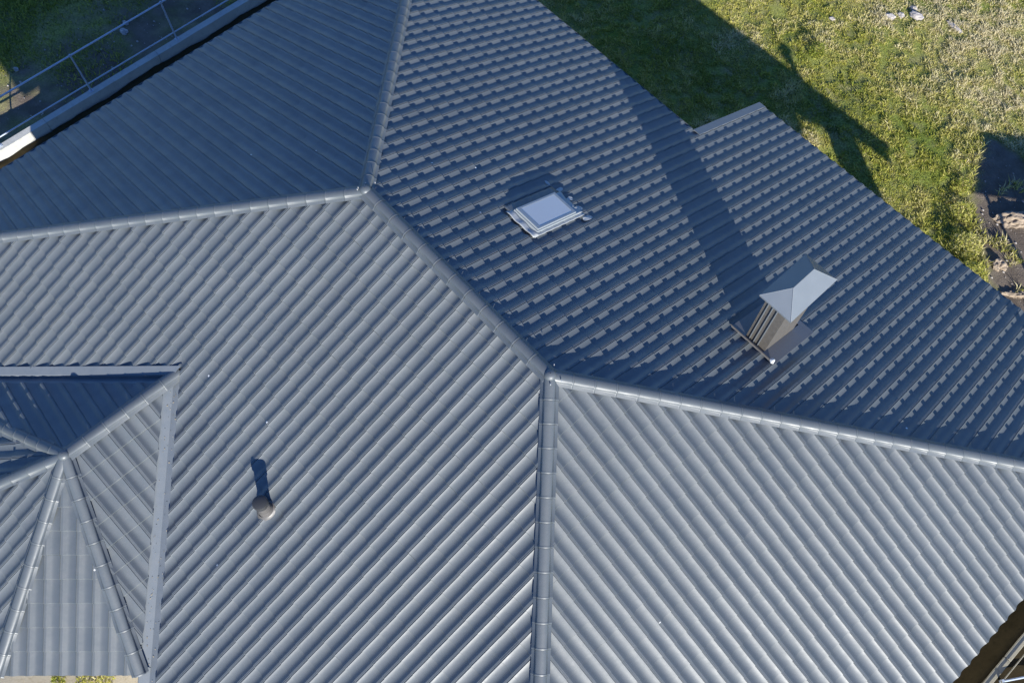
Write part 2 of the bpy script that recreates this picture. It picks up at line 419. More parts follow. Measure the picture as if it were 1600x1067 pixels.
# --- ridge and hip caps
CAP = 1.365
def cap_mesh(g, name, rad=.355, fl=.53, dome=.66):
    base = .165
    n = 12; prof = [(-fl, base-g*(fl-rad)-.03), (-rad-.03, base+.0)]
    for i in range(n+1):
        a = math.pi*(1-i/n); prof.append((rad*math.cos(a), base+.02+rad*dome*math.sin(a)))
    prof += [(rad+.03, base), (fl, base-g*(fl-rad)-.03)]
    def sect(y, k, dz=0): return [(p*(1+(k if abs(p) < rad+.02 else k*.35)), y, (h-base)*(1+k)+base+dz) for p, h in prof]
    rows = [sect(0, -.02), sect(CAP-.13, .010), sect(CAP-.115, .032, .008), sect(CAP-.03, .038, .008), sect(CAP-.015, .03)]
    vs = sum(rows, []); m = len(prof); fs = []
    for r in range(len(rows)-1):
        for i in range(m-1): fs.append((r*m+i, r*m+i+1, (r+1)*m+i+1, (r+1)*m+i))
    me = mesh(name, [(x*W, y*W, z*W) for x, y, z in vs], fs, True); me.materials.append(M['roof1'])
    me.set_sharp_from_angle(angle=R(38)); return me
def run_caps(a, b, g, start=0., dome=.66):
    a, b = Vector(a), Vector(b); d = (b-a); ln = d.length; d.normalize()
    p = Vector((d.y, -d.x, 0)).normalized(); n = p.cross(d).normalized()
    if n.z < 0: n = -n; p = -p
    me = cap_mesh(g, 'ridge_tile', dome=dome); k = max(1, round((ln-start)/CAP)); st = (ln-start)/k
    for i in range(k):
        o0 = a+d*(start+i*st)
        m = Matrix(((p.x, d.x, n.x, o0.x*W), (p.y, d.y, n.y, o0.y*W), (p.z, d.z, n.z, (o0.z+30)*W), (0, 0, 0, 1)))
        o = bpy.data.objects.new('ridge_tile', me); COL.objects.link(o); o.parent = house
        o.matrix_local = m@Matrix.Diagonal((1, st/CAP, 1, 1))@Matrix.Rotation(random.uniform(-.006, .006), 4, 'Z')
    return
P = lambda x, y, z: Vector((x, y, z))
run_caps(P(-L, 0, 0), P(0, 0, 0), T1)
g45 = T1*.68
run_caps(P(0, 0, 0), P(DX2+.1, -TM*DX2, -T2*DX2), g45, .0)
run_caps(P(0, 0, 0), P(DX2+.1, TM*DX2, -T2*DX2), g45, .0)
run_caps(P(-L, 0, 0), P(-L-DX4, TL*DX4, -T4*DX4), g45, .0)
run_caps(P(-L, 0, 0), P(-L-DX4, -TL*DX4, -T4*DX4), g45, .0)
run_caps(P(XR, YV+.55, ZR), P(XR, YC, ZR), TW, 0., .60)
def hip_end(ang, k, l=None):
    f = FC[k]; a = R(ang); c = math.cos(a-math.atan2(f.d.y, f.d.x)); ez = EZ.get(k, EAVE); ln = (ZR-ez)/f.s/c
    return P(XR+ln*math.cos(a), YC+ln*math.sin(a), ez)
for h, k in (('a', 'WE'), ('b', 'WS'), ('c', 'WF'), ('d', 'WB')):
    run_caps(P(XR, YC, ZR), hip_end(HA[h], k), .19, .0)
# rounded junction pieces where the ridges meet
def junction(x, y, z, r=.34):
    mb = MB(); n = 16
    rings = [(r*1.16, -.25), (r*1.12, .20), (r*1.0, .38), (r*.8, .47), (r*.45, .53), (.02, .55)]
    vs = []; fs = []
    for rr, hh in rings: vs += [V(x+rr*math.cos(2*math.pi*i/n), y+rr*math.sin(2*math.pi*i/n), z+hh) for i in range(n)]
    for q in range(len(rings)-1): fs += [(q*n+i, q*n+(i+1) % n, (q+1)*n+(i+1) % n, (q+1)*n+i) for i in range(n)]
    mb.add(vs, fs).build('ridge_junction', M['roof'], house, True)
junction(0, 0, 0); junction(-L, 0, 0); junction(XR, YC, ZR)
# bright screws along the caps near the junctions
def screws(x, y, z, n, rad):
    for i in range(n):
        a = random.uniform(0, 6.28); rr = random.uniform(.5, 1)*rad
        X, Y = x+rr*math.cos(a), y+rr*math.sin(a)
        zz = max(zf(k, X, Y) for k in ('F1',)) if False else z-.05
        p = V(X, Y, zz+.42); MB().tube(p-Vector((0, 0, .02)), p+Vector((0, 0, .008)), .007, 6).build('screw', M['screw'], house, origin=p)

for jx, jy, jz in ((0, 0, 0), (-L, 0, 0)): screws(jx, jy, jz, 4, .8)
# --- valley flashing (two facets each) on the wing
def valley(side, ylow, name='valley_flashing'):
    k = 'WE' if side > 0 else 'WW'; mb = MB(); wdt = VG+.14
    sl_ = sv if side > 0 else sw; nrm = Vector((sl_*side, 1, 0)).normalized()
    def line(off, lift, kk, s):       # point at distance s (x units from the top) offset by off perpendicular in plan
        x = XR+side*s; y = YV-sl_*s
        X, Y = x+nrm.x*off, y+nrm.y*off; return V(X, Y, zf(kk, X, Y)+lift)
    s1 = ylow
    rows = [('F1', wdt, .03), ('F1', wdt-.03, -.02), ('F1', .0, -.02), (k, -wdt+.03, -.02), (k, -wdt, .03)]
    if side < 0: rows = [('F1', wdt, .16), ('F1', wdt-.03, .27), ('F1', .06, .27), (k, 0, -.02), (k, -wdt, .03)]
    vs = []; ns = 12
    for i in range(ns+1):
        for kk, off, lift in rows:
            s0 = -nrm.y*0-abs(nrm.x)*off; vs.append(line(off, lift, kk, s0+(s1-s0)*i/ns))
    fs = [(i*5+j, i*5+j+1, (i+1)*5+j+1, (i+1)*5+j) for i in range(ns) for j in range(4)]
    mb.add(vs, fs).build(name, M['trim'], house)
valley(1, 13.6); valley(-1, 13.4)

gv = []; gf = []
for i in range(90):
    s_ = random.uniform(.5, 13); off = random.uniform(-.42, .42); nn = Vector((sv, 1, 0)).normalized(); x = XR+s_; y = YV-sv*s_; X, Y = x+nn.x*off, y+nn.y*off
    p = V(X, Y, zf('F1' if off > 0 else 'WE', X, Y)+.03); q_ = random.uniform(.006, .016); a = random.uniform(0, 6.28); k = len(gv)
    gv += [p+Vector((q_*math.cos(a), q_*math.sin(a), .003)), p+Vector((-q_*.4*math.sin(a), q_*.4*math.cos(a), .006)), p-Vector((q_*math.cos(a), q_*math.sin(a), -.003)), p+Vector((q_*.4*math.sin(a), -q_*.4*math.cos(a), .001))]
    gf.append((k, k+1, k+2, k+3))
tag(MB().add(gv, gf).build('valley_litter', M['stem'], house), None, None, None, 'stuff')

# --- verge trim of the lower canopy slope, fascias, walls
vt = MB()
def fp(x, y, dz=0, k='F3'): return V(x, y, zf(k, x, y)+dz)
vt.prism([fp(XS-.62, DY3-.1, .30), fp(XS+.06, DY3-.1, .30), fp(XS+.06, DEX+.05, .30), fp(XS-.62, DEX+.05, .30)], (0, 0, -.09*W))
vt.prism([fp(XS-.62, DY3-.1, .205), fp(XS-.52, DY3-.1, .205), fp(XS-.52, DEX+.05, .205), fp(XS-.62, DEX+.05, .205)], (0, 0, -.75*W))
vt.build('verge_trim', M['trim'], house)
vt = MB()
vt.prism([fp(XE+.02, DY3+.3, .30), fp(XE+.6, DY3+.3, .30), fp(XE+.6, DEX+.05, .30), fp(XE+.02, DEX+.05, .30)], (0, 0, -.5*W))
vt.build('verge_trim', M['trim'], house)
def drip(a, b, k, ox, oy):
    A = V(a[0], a[1], zf(k, *a)+HW+STEP*.15); B = V(b[0], b[1], zf(k, *b)+HW+STEP*.15); o = Vector((ox, oy, 0))*.05*W
    MB().prism([A, B, B+o, A+o], (0, 0, -.45*W)).build('drip_edge', M['roof'], house)
drip((-L-DX4+.6, DY3+.02), (XS-.7, DY3+.02), 'F3', 0, 1); drip((XS, DEX+.02), (XE, DEX+.02), 'F3', 0, 1)
drip((-L-DX4-.02, -TL*DX4+.4), (-L-DX4-.02, TL*DX4-.4), 'F4', -1, 0)
def fascia(a, b, za, zb, out, hgt=.85):
    mb = MB(); o = Vector((out[0], out[1], 0))*.10
    A, B = V(a[0], a[1], za-.14), V(b[0], b[1], zb-.14)
    mb.prism([A, B, B-o*W*1.2, A-o*W*1.2], (0, 0, -hgt*W)).build('fascia', M['trim'], house)
ec4 = -L-DX4+.25
fascia((ec4, -TL*DX4+.3), (ec4, TL*DX4-.3), zf('F4', ec4, 0), zf('F4', ec4, 0), (-1, 0))
fascia((DX2-.25, -TM*DX2+.3), (DX2-.25, TM*DX2-.3), zf('F2', DX2-.25, 0), zf('F2', DX2-.25, 0), (1, 0))
fascia((-L-DX4+1, DY3-.25), (XS, DY3-.25), zf('F3', 0, DY3-.25), zf('F3', 0, DY3-.25), (0, 1))
fascia((XS, DEX-.25), (XE, DEX-.25), zf('F3', 0, DEX-.25), zf('F3', 0, DEX-.25), (0, 1))
x1f = XR+(DY1+YV)/sv
fascia((x1f+.3, -DY1+.25), (DX2-.6, -DY1+.25), zf('F1', 0, -DY1+.25), zf('F1', 0, -DY1+.25), (0, -1))
for k in ('WS', 'WF', 'WB'):
    ks = {'WS': ('a', 'b'), 'WF': ('b', 'c'), 'WB': ('c', 'd')}[k]
    pa, pb = hip_end(HA[ks[0]], k), hip_end(HA[ks[1]], k); f = FC[k]
    a = pa-f.d*.3; b = pb-f.d*.3
    fascia((a.x, a.y), (b.x, b.y), EZ.get(k, EAVE)+.1, EZ.get(k, EAVE)+.1, (f.d.x, f.d.y))
wl = MB()
wl.prism([V(-41.6, -22.0, -12.4), V(25.4, -22.0, -12.4), V(25.4, 24.9, -12.4), V(-41.6, 24.9, -12.4)], (0, 0, -18*W))
wl.build('wall', M['wall'], house)
wpts = [hip_end(HA['a'], 'WS'), hip_end(HA['b'], 'WS'), hip_end(HA['c'], 'WF'), hip_end(HA['d'], 'WB')]
ap = P(XR, YC, 0); q = [ap+(Vector((p.x, p.y, 0))-ap)*.82 for p in wpts]
MB().prism([V(p.x, p.y, -12.9) for p in q]+[V(q[3].x, -22.1, -12.9), V(q[0].x, -22.1, -12.9)], (0, 0, -17.2*W)).build('wing_wall', M['wall'], house)
# porch posts of the lower slope
for x, y in ((22.6, 34.8), (XS+1.2, 34.8)):
    mb = MB(); z1 = zf('F3', x, y)-.45
    mb.prism([V(x-1, y-1, z1), V(x+1, y-1, z1), V(x+1, y+1, z1), V(x-1, y+1, z1)], (0, 0, (-30.2-z1)*W))
    mb.build('porch_post', M['wall'], house)

# --- skylight on the rear slope
sk = FC['F3']
def S3(x, y, h): o = P(x, y, zf('F3', x, y))+sk.n*h; return V(o.x, o.y, o.z)
SX0, SX1, SY0, SY1 = -10.98, -8.72, 7.15, 10.85
sky_o = MB()
def ring(mb, x0, x1, y0, y1, wx, wy0, wy1, h0, h1):
    for a, b, c, d in ((x0, x0+wx, y0, y1), (x1-wx, x1, y0, y1), (x0+wx, x1-wx, y0, y0+wy0), (x0+wx, x1-wx, y1-wy1, y1)):
        mb.prism([S3(a, c, h1), S3(b, c, h1), S3(b, d, h1), S3(a, d, h1)], sk.n*(h0-h1)*W)
ring(sky_o, SX0, SX1, SY0, SY1, .16, .16, .16, -.05, .42)
skl = sky_o.build('skylight', M['frame'], house, bevel=.004)
sash = MB(); ring(sash, SX0+.07, SX1-.07, SY0+.06, SY1-.06, .17, .30, .24, .425, .56); sash.build('sash', M['frame'], skl, bevel=.005)
gl = MB().prism([S3(SX0+.245, SY0+.365, .545), S3(SX1-.245, SY0+.365, .545), S3(SX1-.245, SY1-.305, .545), S3(SX0+.245, SY1-.305, .545)], sk.n*-.08*W); gl.build('pane', M['glass'], skl)
# smooth tray above and beside, pale pleated skirt on the near and lower sides
def strip(x0, x1, y0, y1, h, name, m, parent, nx=8, ny=8, amp=.05):
    vs = []; fs = []
    for j in range(ny+1):
        for i in range(nx+1):
            x = x0+(x1-x0)*i/nx; y = y0+(y1-y0)*j/ny
            u = (x-CR['F3']) % 1.0
            vs.append(S3(x, y, h+amp*math.cos(2*math.pi*u)+.02*math.sin(9*y+3*x)))
    fs = [(j*(nx+1)+i, j*(nx+1)+i+1, (j+1)*(nx+1)+i+1, (j+1)*(nx+1)+i) for j in range(ny) for i in range(nx)]
    o = MB().add(vs, fs).build(name, m, parent, True); sm = o.modifiers.new('t', 'SOLIDIFY'); sm.thickness = .004; return o
strip(SX0-.6, SX0+.02, SY0-.3, SY1+.5, .27, 'side_tray', M['roof'], skl, 6, 20, .0)
strip(SX0+.0, SX1+.0, SY1-.02, SY1+.62, .25, 'lower_skirt', M['lead'], skl, 20, 4, .05)
strip(SX0-.2, SX1+.2, SY0-.50, SY0+.02, .28, 'upper_skirt', M['lead'], skl, 14, 4, .03)
strip(SX1-.02, SX1+.24, SY0-.40, SY1+.6, .27, 'side_skirt', M['lead'], skl, 4, 22, .0)
for x, y, sx, sy in ((-12.0, 11.40, .34, .14), (-11.15, 11.70, .20, .30), (-10.15, 11.70, .20, .30), (-9.15, 11.50, .26, .42), (-8.2, 11.50, .28, .46)):  # pale pieces paint the spots of reflected sun on the tiles
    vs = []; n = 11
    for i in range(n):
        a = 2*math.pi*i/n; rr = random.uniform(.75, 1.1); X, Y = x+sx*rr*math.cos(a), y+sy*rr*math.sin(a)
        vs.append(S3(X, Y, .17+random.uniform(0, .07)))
    vs.append(S3(x, y, .23)); MB().add(vs, [(i, (i+1) % n, n) for i in range(n)]).build('painted_sun_spot', M['lead'], skl)

# --- chimney on the rear slope
CX0, CX1, CY0, CY1 = 4.78, 6.34, 13.42, 17.05; ZT = -.78
ch = MB()
ch.add([V(CX0, CY0, zf('F3', 0, CY0)-.3), V(CX1, CY0, zf('F3', 0, CY0)-.3), V(CX1, CY1, zf('F3', 0, CY1)-.3), V(CX0, CY1, zf('F3', 0, CY1)-.3),
        V(CX0, CY0, ZT), V(CX1, CY0, ZT), V(CX1, CY1, ZT), V(CX0, CY1, ZT)],
       [(0, 1, 5, 4), (1, 2, 6, 5), (2, 3, 7, 6), (3, 0, 4, 7), (4, 5, 6, 7)])
chim = ch.build('chimney', M['clad'], house)
# standing ribs on the narrow faces, corner trims
for fx in (.18, .40, .62):
    for yy, sg in ((CY0, -1), (CY1, 1)):
        x = CX0+(CX1-CX0)*fx; b = zf('F3', 0, yy)
        MB().prism([V(x-.022, yy+.003*sg, ZT-.02), V(x+.022, yy+.003*sg, ZT-.02), V(x+.022, yy+sg*.07, ZT-.02), V(x-.022, yy+sg*.07, ZT-.02)], (0, 0, (b-ZT-.05)*W)).build('cladding_rib', M['alu'], chim)
KX0, KX1, KY0, KY1, ZK = 4.36, 6.80, 13.15, 17.42, -.62
cap = MB(); o1, o2 = V((KX0+KX1)/2, KY0+1.15, ZK+1.15), V((KX0+KX1)/2, KY1-1.25, ZK+1.15)
c4 = [V(KX0, KY0, ZK), V(KX1, KY0, ZK), V(KX1, KY1, ZK), V(KX0, KY1, ZK)]; b4 = [c-Vector((0, 0, .03)) for c in c4]
cap.add(c4+[o1, o2]+b4, [(0, 1, 4), (1, 2, 5, 4), (2, 3, 5), (3, 0, 4, 5), (0, 6, 7, 1), (1, 7, 8, 2), (2, 8, 9, 3), (3, 9, 6, 0), (9, 8, 7, 6)])
capo = cap.build('chimney_cap', M['alu'], chim)
for a, b in ((c4[0], o1), (c4[1], o1), (c4[2], o2), (c4[3], o2), (o1, o2)): MB().tube(a, b, .006, 6).build('seam', M['alu'], capo)
for fx in (.06, .94):
    for q4 in range(6):
        z4 = -5.6+q4*.95; p4 = V(CX0+(CX1-CX0)*fx, CY0-.005, z4); MB().tube(p4, p4+Vector((0, -.005, 0)), .005, 6).build('rivet', M['clad'], chim)
lo = MB(); lo.prism([V(CX0-.2, CY0-.12, ZT+.02), V(CX1+.2, CY0-.12, ZT+.02), V(CX1+.2, CY1+.12, ZT+.02), V(CX0-.2, CY1+.12, ZT+.02)], (0, 0, -.16*W)).build('collar', M['alu'], chim)
def flat3(x0, x1, y0, y1, h, th, name, m, parent=None):
    return MB().prism([S3(x0, y0, h), S3(x1, y0, h), S3(x1, y1, h), S3(x0, y1, h)], sk.n*-th*W).build(name, m, parent or chim)
flat3(CX1+.003, CX1+1.05, CY0-.15, CY1+.55, .27, .07, 'base_flashing', M['dkflash'])
flat3(CX0-1.05, CX0-.003, CY0-.15, CY1+.55, .27, .07, 'base_flashing', M['dkflash'])
flat3(CX0-1.05, CX1+1.05, CY0-.42, CY0-.153, .27, .07, 'base_flashing', M['dkflash'])
flat3(CX0-1.05, CX1+1.05, CY1+.553, CY1+1.0, .27, .07, 'base_flashing', M['dkflash'])
MB().tube(S3(CX0-1.15, CY0-.44, .33), S3(CX1+.75, CY0-.44, .33), .010, 8).build('flashing_bead', M['clad'], chim)
q = MB(); ctr = S3(CX1+.82, CY0-.40, .36); n = 9
q.add([ctr+Vector((random.uniform(.03, .055)*math.cos(i*.7), random.uniform(.03, .055)*math.sin(i*.7), 0)) for i in range(n)]+[ctr+Vector((0, 0, .03))], [(i, (i+1) % n, n) for i in range(n)])
q.build('mortar_blob', M['white'], chim)

fb = V(24.6, 32.0, zf('F3', 0, 32.0)); flp = MB().tube(fb, fb+Vector((0, 0, .78)), .09, 20).build('shadow_pipe', M['galv'], house, True)  # unseen pipe with cowl, added to cast the small bump on the lawn shadow
MB().tube(fb+Vector((0, 0, .74)), fb+Vector((0, 0, .88)), .20, 20, .05).build('shadow_cowl', M['galv'], flp, True)
# --- vent pipe on the front slope
f1 = FC['F1']
def S1(x, y, h): o = P(x, y, zf('F1', x, y))+f1.n*h; return V(o.x, o.y, o.z)
px, py = -7.22, -16.45; pb = V(px, py, zf('F1', px, py)); up = Vector((0, 0, 1))
pv = MB().tube(pb-up*.02, pb+up*.40, .092, 24).build('vent_pipe', M['pipe'], house, True)
def lathe(base, prof, n=24):
    mb = MB(); vs = []
    for r, h in prof: vs += [base+Vector((r*math.cos(2*math.pi*i/n), r*math.sin(2*math.pi*i/n), h)) for i in range(n)]
    return mb.add(vs, [(q*n+i, q*n+(i+1) % n, (q+1)*n+(i+1) % n, (q+1)*n+i) for q in range(len(prof)-1) for i in range(n)])
lathe(pb, [(.093, .355), (.108, .36), (.110, .40), (.108, .425), (.100, .440), (.07, .452), (.03, .457), (.001, .458)]).build('pipe_cap', M['dark'], pv, True)
lathe(pb, [(.112, .02), (.112, .12), (.094, .15), (.093, .16)]).build('pipe_collar', M['pipe'], pv, True)
bt = MB(); n = 28; vs = []; 
for r, h in ((.78, .13), (.66, .20), (.56, .26), (.45, .32)):
    for i in range(n):
        a = 2*math.pi*i/n; rr = r*(1+.0*math.cos(2*a)); o = P(px, py, zf('F1', px, py))+f1.u*(rr*.78*math.cos(a))+f1.v*(rr*.95*math.sin(a)); 
        hh = h+(.10*math.cos(2*math.pi*((o.x-CR['F1']) % 1)) if r > .7 else 0); o = o+f1.n*hh; vs.append(V(o.x, o.y, o.z))
bt.add(vs, [(q*n+i, q*n+(i+1) % n, (q+1)*n+(i+1) % n, (q+1)*n+i) for q in range(3) for i in range(n)]).build('pipe_boot', M['pipe'], pv, True)

# ================================================================== LEFT RETAINING WALL AND GUARD RAIL
rw = empty('retaining_wall', V(-60.6, 0, -26.9), 'pale concrete retaining wall running beside the shaded left eave, carrying the guard rail', 'wall')
seg = []
ys = list(np.arange(-62, 45, 13.0))
for a, b in zip(ys, ys[1:]):
    mb = MB(); nn = 14; vs = []
    for i in range(nn+1):
        y = a+.02+(b-a-.04)*i/nn; e = .05*fbm(y, 3, .8, 3)
        vs += [V(-60.98, y, -26), V(-60.25+e, y, -26+.0), V(-60.22+e, y, -29), V(-61.0, y, -31)]
    fs = [(i*4+j, i*4+j+1, (i+1)*4+j+1, (i+1)*4+j) for i in range(nn) for j in range(3)]+[(i*4+3, i*4, (i+1)*4, (i+1)*4+3) for i in range(nn)]+[(0, 1, 2, 3), (nn*4+3, nn*4+2, nn*4+1, nn*4)]
    mb.add(vs, fs).build('wall_panel', M['conc'], rw, origin=V(-60.6, a, -26.9))
gr = empty('guard_rail', V(-60.8, 0, -26), 'grey galvanised pipe railing on top of the pale retaining wall at top left', 'railing')
gry = [-55, -45, -35, -24.98, -14.78, -4.58, 5.62, 15.82, 26.0, 36]
for y in gry:
    p = V(-60.80, y, -26)
    MB().tube(p-Vector((0, 0, .03)), p+Vector((0, 0, 5.15*W)), .021, 10).build('post', M['galv'], gr, True, origin=p)
    MB().box((p.x-.05, p.y-.05, p.z), (p.x+.05, p.y+.05, p.z+.008)).build('base_plate', M['galv'], gr, origin=p)
for nm, x, h, r in (('top_rail', -60.80, 5.0, .022), ('lower_rail', -61.02, .72, .018)):
    MB().tube(V(x, -56, -26+h), V(x, 37, -26+h), r, 12).build(nm, M['galv'], gr, True, origin=V(x, 0, -26+h))

# ================================================================== RIGHT KERB AND HANDRAIL
kb = empty('kerb_wall', V(33.3, 16, -25), 'dusty beige concrete kerb along the top of the earth bank at lower right', 'kerb')
for a, b in zip(range(-12, 26, 6), range(-6, 32, 6)):
    b = min(b, 26.4)
    mb = MB(); mb.prism([V(33.03, a+.02, -24.98), V(33.58, a+.02, -24.98), V(33.58, b-.02, -24.98), V(33.03, b-.02, -24.98)], (0, 0, -1.6*W))
    mb.build('kerb_block', M['conc2'], kb, bevel=.012, origin=V(33.3, a, -25))
hr = empty('handrail', V(34, 16.3, -24.8), 'thin pale handrail with an angled cross bar beside the kerb at lower right', 'railing')
hx = 33.88
MB().tube(V(hx, -10, -24.7), V(hx, 26, -24.7), .011, 8).build('long_bar', M['conc2'], hr, True, origin=V(hx, 16.3, -24.7))
MB().tube(V(hx+.05, 16.35, -24.7), V(hx+3.2, 21.3, -24.7), .020, 8).build('cross_bar', M['galv'], hr, True, origin=V(hx, 16.3, -24.7))
MB().tube(V(hx, 16.32, -25.3), V(hx, 16.32, -24.62), .026, 8).build('post', M['galv'], hr, True, origin=V(hx, 16.3, -24.9))

# ================================================================== ADDED ROOF OUTSIDE THE FRAME (unseen, shaped to shade the dug soil)
shd = empty('shade_roof', V(30, 50, -30), 'unseen open roof on thin posts, added to shade the dug soil right of the house', 'shade_roof')
fx = [(23.7, 51.1), (27.9, 44.1), (35.4, 49.8), (31.2, 56.8)]
MB().prism([V(x, y, -20.9) for x, y in fx], (0, 0, -.3*W)).build('roof', M['trim'], shd, origin=V(30, 50, -30))  # slab of the added unseen roof
for x, y in ((25, 50.8), (28.2, 45.4), (34.6, 50.2), (31, 55.6)): MB().tube(V(x, y, -30.2), V(x, y, -21.2), .045, 10).build('post', M['galv'], shd, True, origin=V(30, 50, -30))

# ================================================================== GRASS, WEEDS, STONES
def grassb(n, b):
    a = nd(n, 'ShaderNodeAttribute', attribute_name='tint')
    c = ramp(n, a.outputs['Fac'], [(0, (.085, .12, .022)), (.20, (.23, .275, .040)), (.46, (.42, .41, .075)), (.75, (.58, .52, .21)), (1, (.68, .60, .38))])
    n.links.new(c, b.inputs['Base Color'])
    tr = nd(n, 'ShaderNodeBsdfTranslucent'); n.links.new(c, tr.inputs[0])
    ms = nd(n, 'ShaderNodeMixShader'); ms.inputs[0].default_value = .42
    o = n.nodes['Material Output']; n.links.new(b.outputs[0], ms.inputs[1]); n.links.new(tr.outputs[0], ms.inputs[2]); n.links.new(ms.outputs[0], o.inputs[0])
M['grass'] = mat('grass_blades', (.1, .13, .03), .6, 0, .25, grassb)
def blades(name, X, Y, H, tint, wid, label, cat, lean=.6, kind='stuff', zfun=None):
    """two-segment blades at roof-unit positions X, Y; H, wid in metres"""
    n = len(X); a = rng.uniform(0, 2*np.pi, n); l = rng.uniform(.2, 1, n)*lean; la = rng.uniform(0, 2*np.pi, n)
    Z = np.array([(zfun or gz)(x, y) for x, y in zip(X, Y)])
    b = np.stack([X*W, Y*W, (Z+30)*W-.01], 1)
    s = np.stack([np.cos(a), np.sin(a), 0*a], 1)*wid[:, None]*.5
    d = np.stack([np.cos(la)*l, np.sin(la)*l, 0*a], 1)*H[:, None]
    upv = np.zeros((n, 3)); upv[:, 2] = H
    v = np.stack([b-s, b+s, b+s*.8+d*.35+upv*.6, b-s*.8+d*.35+upv*.6, b+d+upv*.92], 1).reshape(-1, 3)
    k = np.arange(n)[:, None]*5
    me = bpy.data.meshes.new(name)
    me.vertices.add(n*5); me.vertices.foreach_set('co', v.ravel())
    loops = np.concatenate([k+0, k+1, k+2, k+3, k+3, k+2, k+4], 1).ravel()
    me.loops.add(len(loops)); me.loops.foreach_set('vertex_index', loops)
    me.polygons.add(n*2); st = (np.arange(n)[:, None]*7+np.array([0, 4])).ravel(); me.polygons.foreach_set('loop_start', st)
    me.polygons.foreach_set('loop_total', np.tile([4, 3], n))
    me.update(); me.validate()
    at_ = me.attributes.new('tint', 'FLOAT', 'POINT'); at_.data.foreach_set('value', np.repeat(np.clip(tint, 0, 1), 5))
    o = link(name, me, M['grass']); tag(o, label, cat, None, kind); return o
# vectorised cheap noise for density and tint
def vn(X, Y, s, seed=0):
    g = np.random.default_rng(seed).uniform(0, 1, (256, 256)); x = (X*s) % 256; y = (Y*s) % 256
    xi = x.astype(int); yi = y.astype(int); fx_ = x-xi; fy = y-yi; fx_ = fx_*fx_*(3-2*fx_); fy = fy*fy*(3-2*fy)
    x1 = (xi+1) % 256; y1 = (yi+1) % 256
    return (g[xi, yi]*(1-fx_)+g[x1, yi]*fx_)*(1-fy)+(g[xi, y1]*(1-fx_)+g[x1, y1]*fx_)*fy
def vis_mask(X, Y, Z, pad=30):
    c = np.array(camo.matrix_world.inverted()); p = np.stack([X*W, Y*W, (Z+30)*W, np.ones_like(X)], 1)@c.T
    px = 512+fpx*p[:, 0]/-p[:, 2]; py = 341-fpx*p[:, 1]/-p[:, 2]
    return (px > -pad) & (px < 1024+pad) & (py > -pad) & (py < 682+pad)
N = 620000
X = rng.uniform(-60, 26, N); Y = rng.uniform(26, 110, N)
m = vis_mask(X, Y, X*0-30, 60); X, Y = X[m], Y[m]
c1 = vn(X, Y, .09, 1); c2 = vn(X, Y, .33, 2); c3 = vn(X, Y, 1.5, 3); c4_ = vn(X, Y, .8, 9)
soil = np.array([soil_mask(x, y) for x, y in zip(X, Y)])+1.6*(c2-.5)+1.4*(c4_-.5)
keep = (soil < 0) & (rng.uniform(0, 1, len(X)) < np.clip(.45+1.0*c3*.8+.5*c2, 0, 1))
X, Y, c1, c2, c3, c4_ = [q[keep] for q in (X, Y, c1, c2, c3, c4_)]
dry = np.clip((Y-52)/35, 0, 1)*.60                            # drier turf away from the house
c5 = vn(X, Y, .55, 21); tint = .33+.55*(c1-.3)+.55*(c2-.5)+dry+.34*(c3-.5)+.30*(c5-.5)+rng.normal(0, .13, len(X))
blades('grass', X, Y, .015+.085*np.clip(c3*1.7-.45, 0, 1)*rng.uniform(.4, 1.3, len(X))+.03*c2, tint, rng.uniform(.012, .028, len(X)),
       'rough sunlit green and yellow grass behind the house', 'grass', 1.5)
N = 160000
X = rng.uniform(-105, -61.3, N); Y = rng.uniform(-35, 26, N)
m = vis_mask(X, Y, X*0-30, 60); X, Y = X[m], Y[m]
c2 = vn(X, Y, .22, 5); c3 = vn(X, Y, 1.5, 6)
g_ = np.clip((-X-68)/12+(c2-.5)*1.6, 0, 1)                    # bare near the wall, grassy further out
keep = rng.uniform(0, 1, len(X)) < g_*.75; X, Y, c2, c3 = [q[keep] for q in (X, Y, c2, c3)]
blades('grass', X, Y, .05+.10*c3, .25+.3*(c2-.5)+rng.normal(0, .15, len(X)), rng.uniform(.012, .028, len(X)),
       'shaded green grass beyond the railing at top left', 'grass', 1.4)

# ragged weeds along the edge of the dug soil and scattered over it
N = 30000
X = rng.uniform(-1, 24, N); Y = rng.uniform(40, 68, N)
e_ = np.array([soil_mask(x, y) for x, y in zip(X, Y)]); c2 = vn(X, Y, .9, 31); c3 = vn(X, Y, .45, 33)
keep = ((np.abs(e_) < 1.6*c2) | ((e_ > 0) & (c2*c3 > .42))) & (rng.uniform(0, 1, N) < .8)
X, Y, c2 = X[keep], Y[keep], c2[keep]
blades('weeds', X, Y, .06+.20*c2*rng.uniform(.3, 1, len(X)), .30+.5*c2+rng.normal(0, .2, len(X)), rng.uniform(.012, .03, len(X)),
       'ragged weeds along and over the dug soil at the right edge', 'weeds', 1.2)

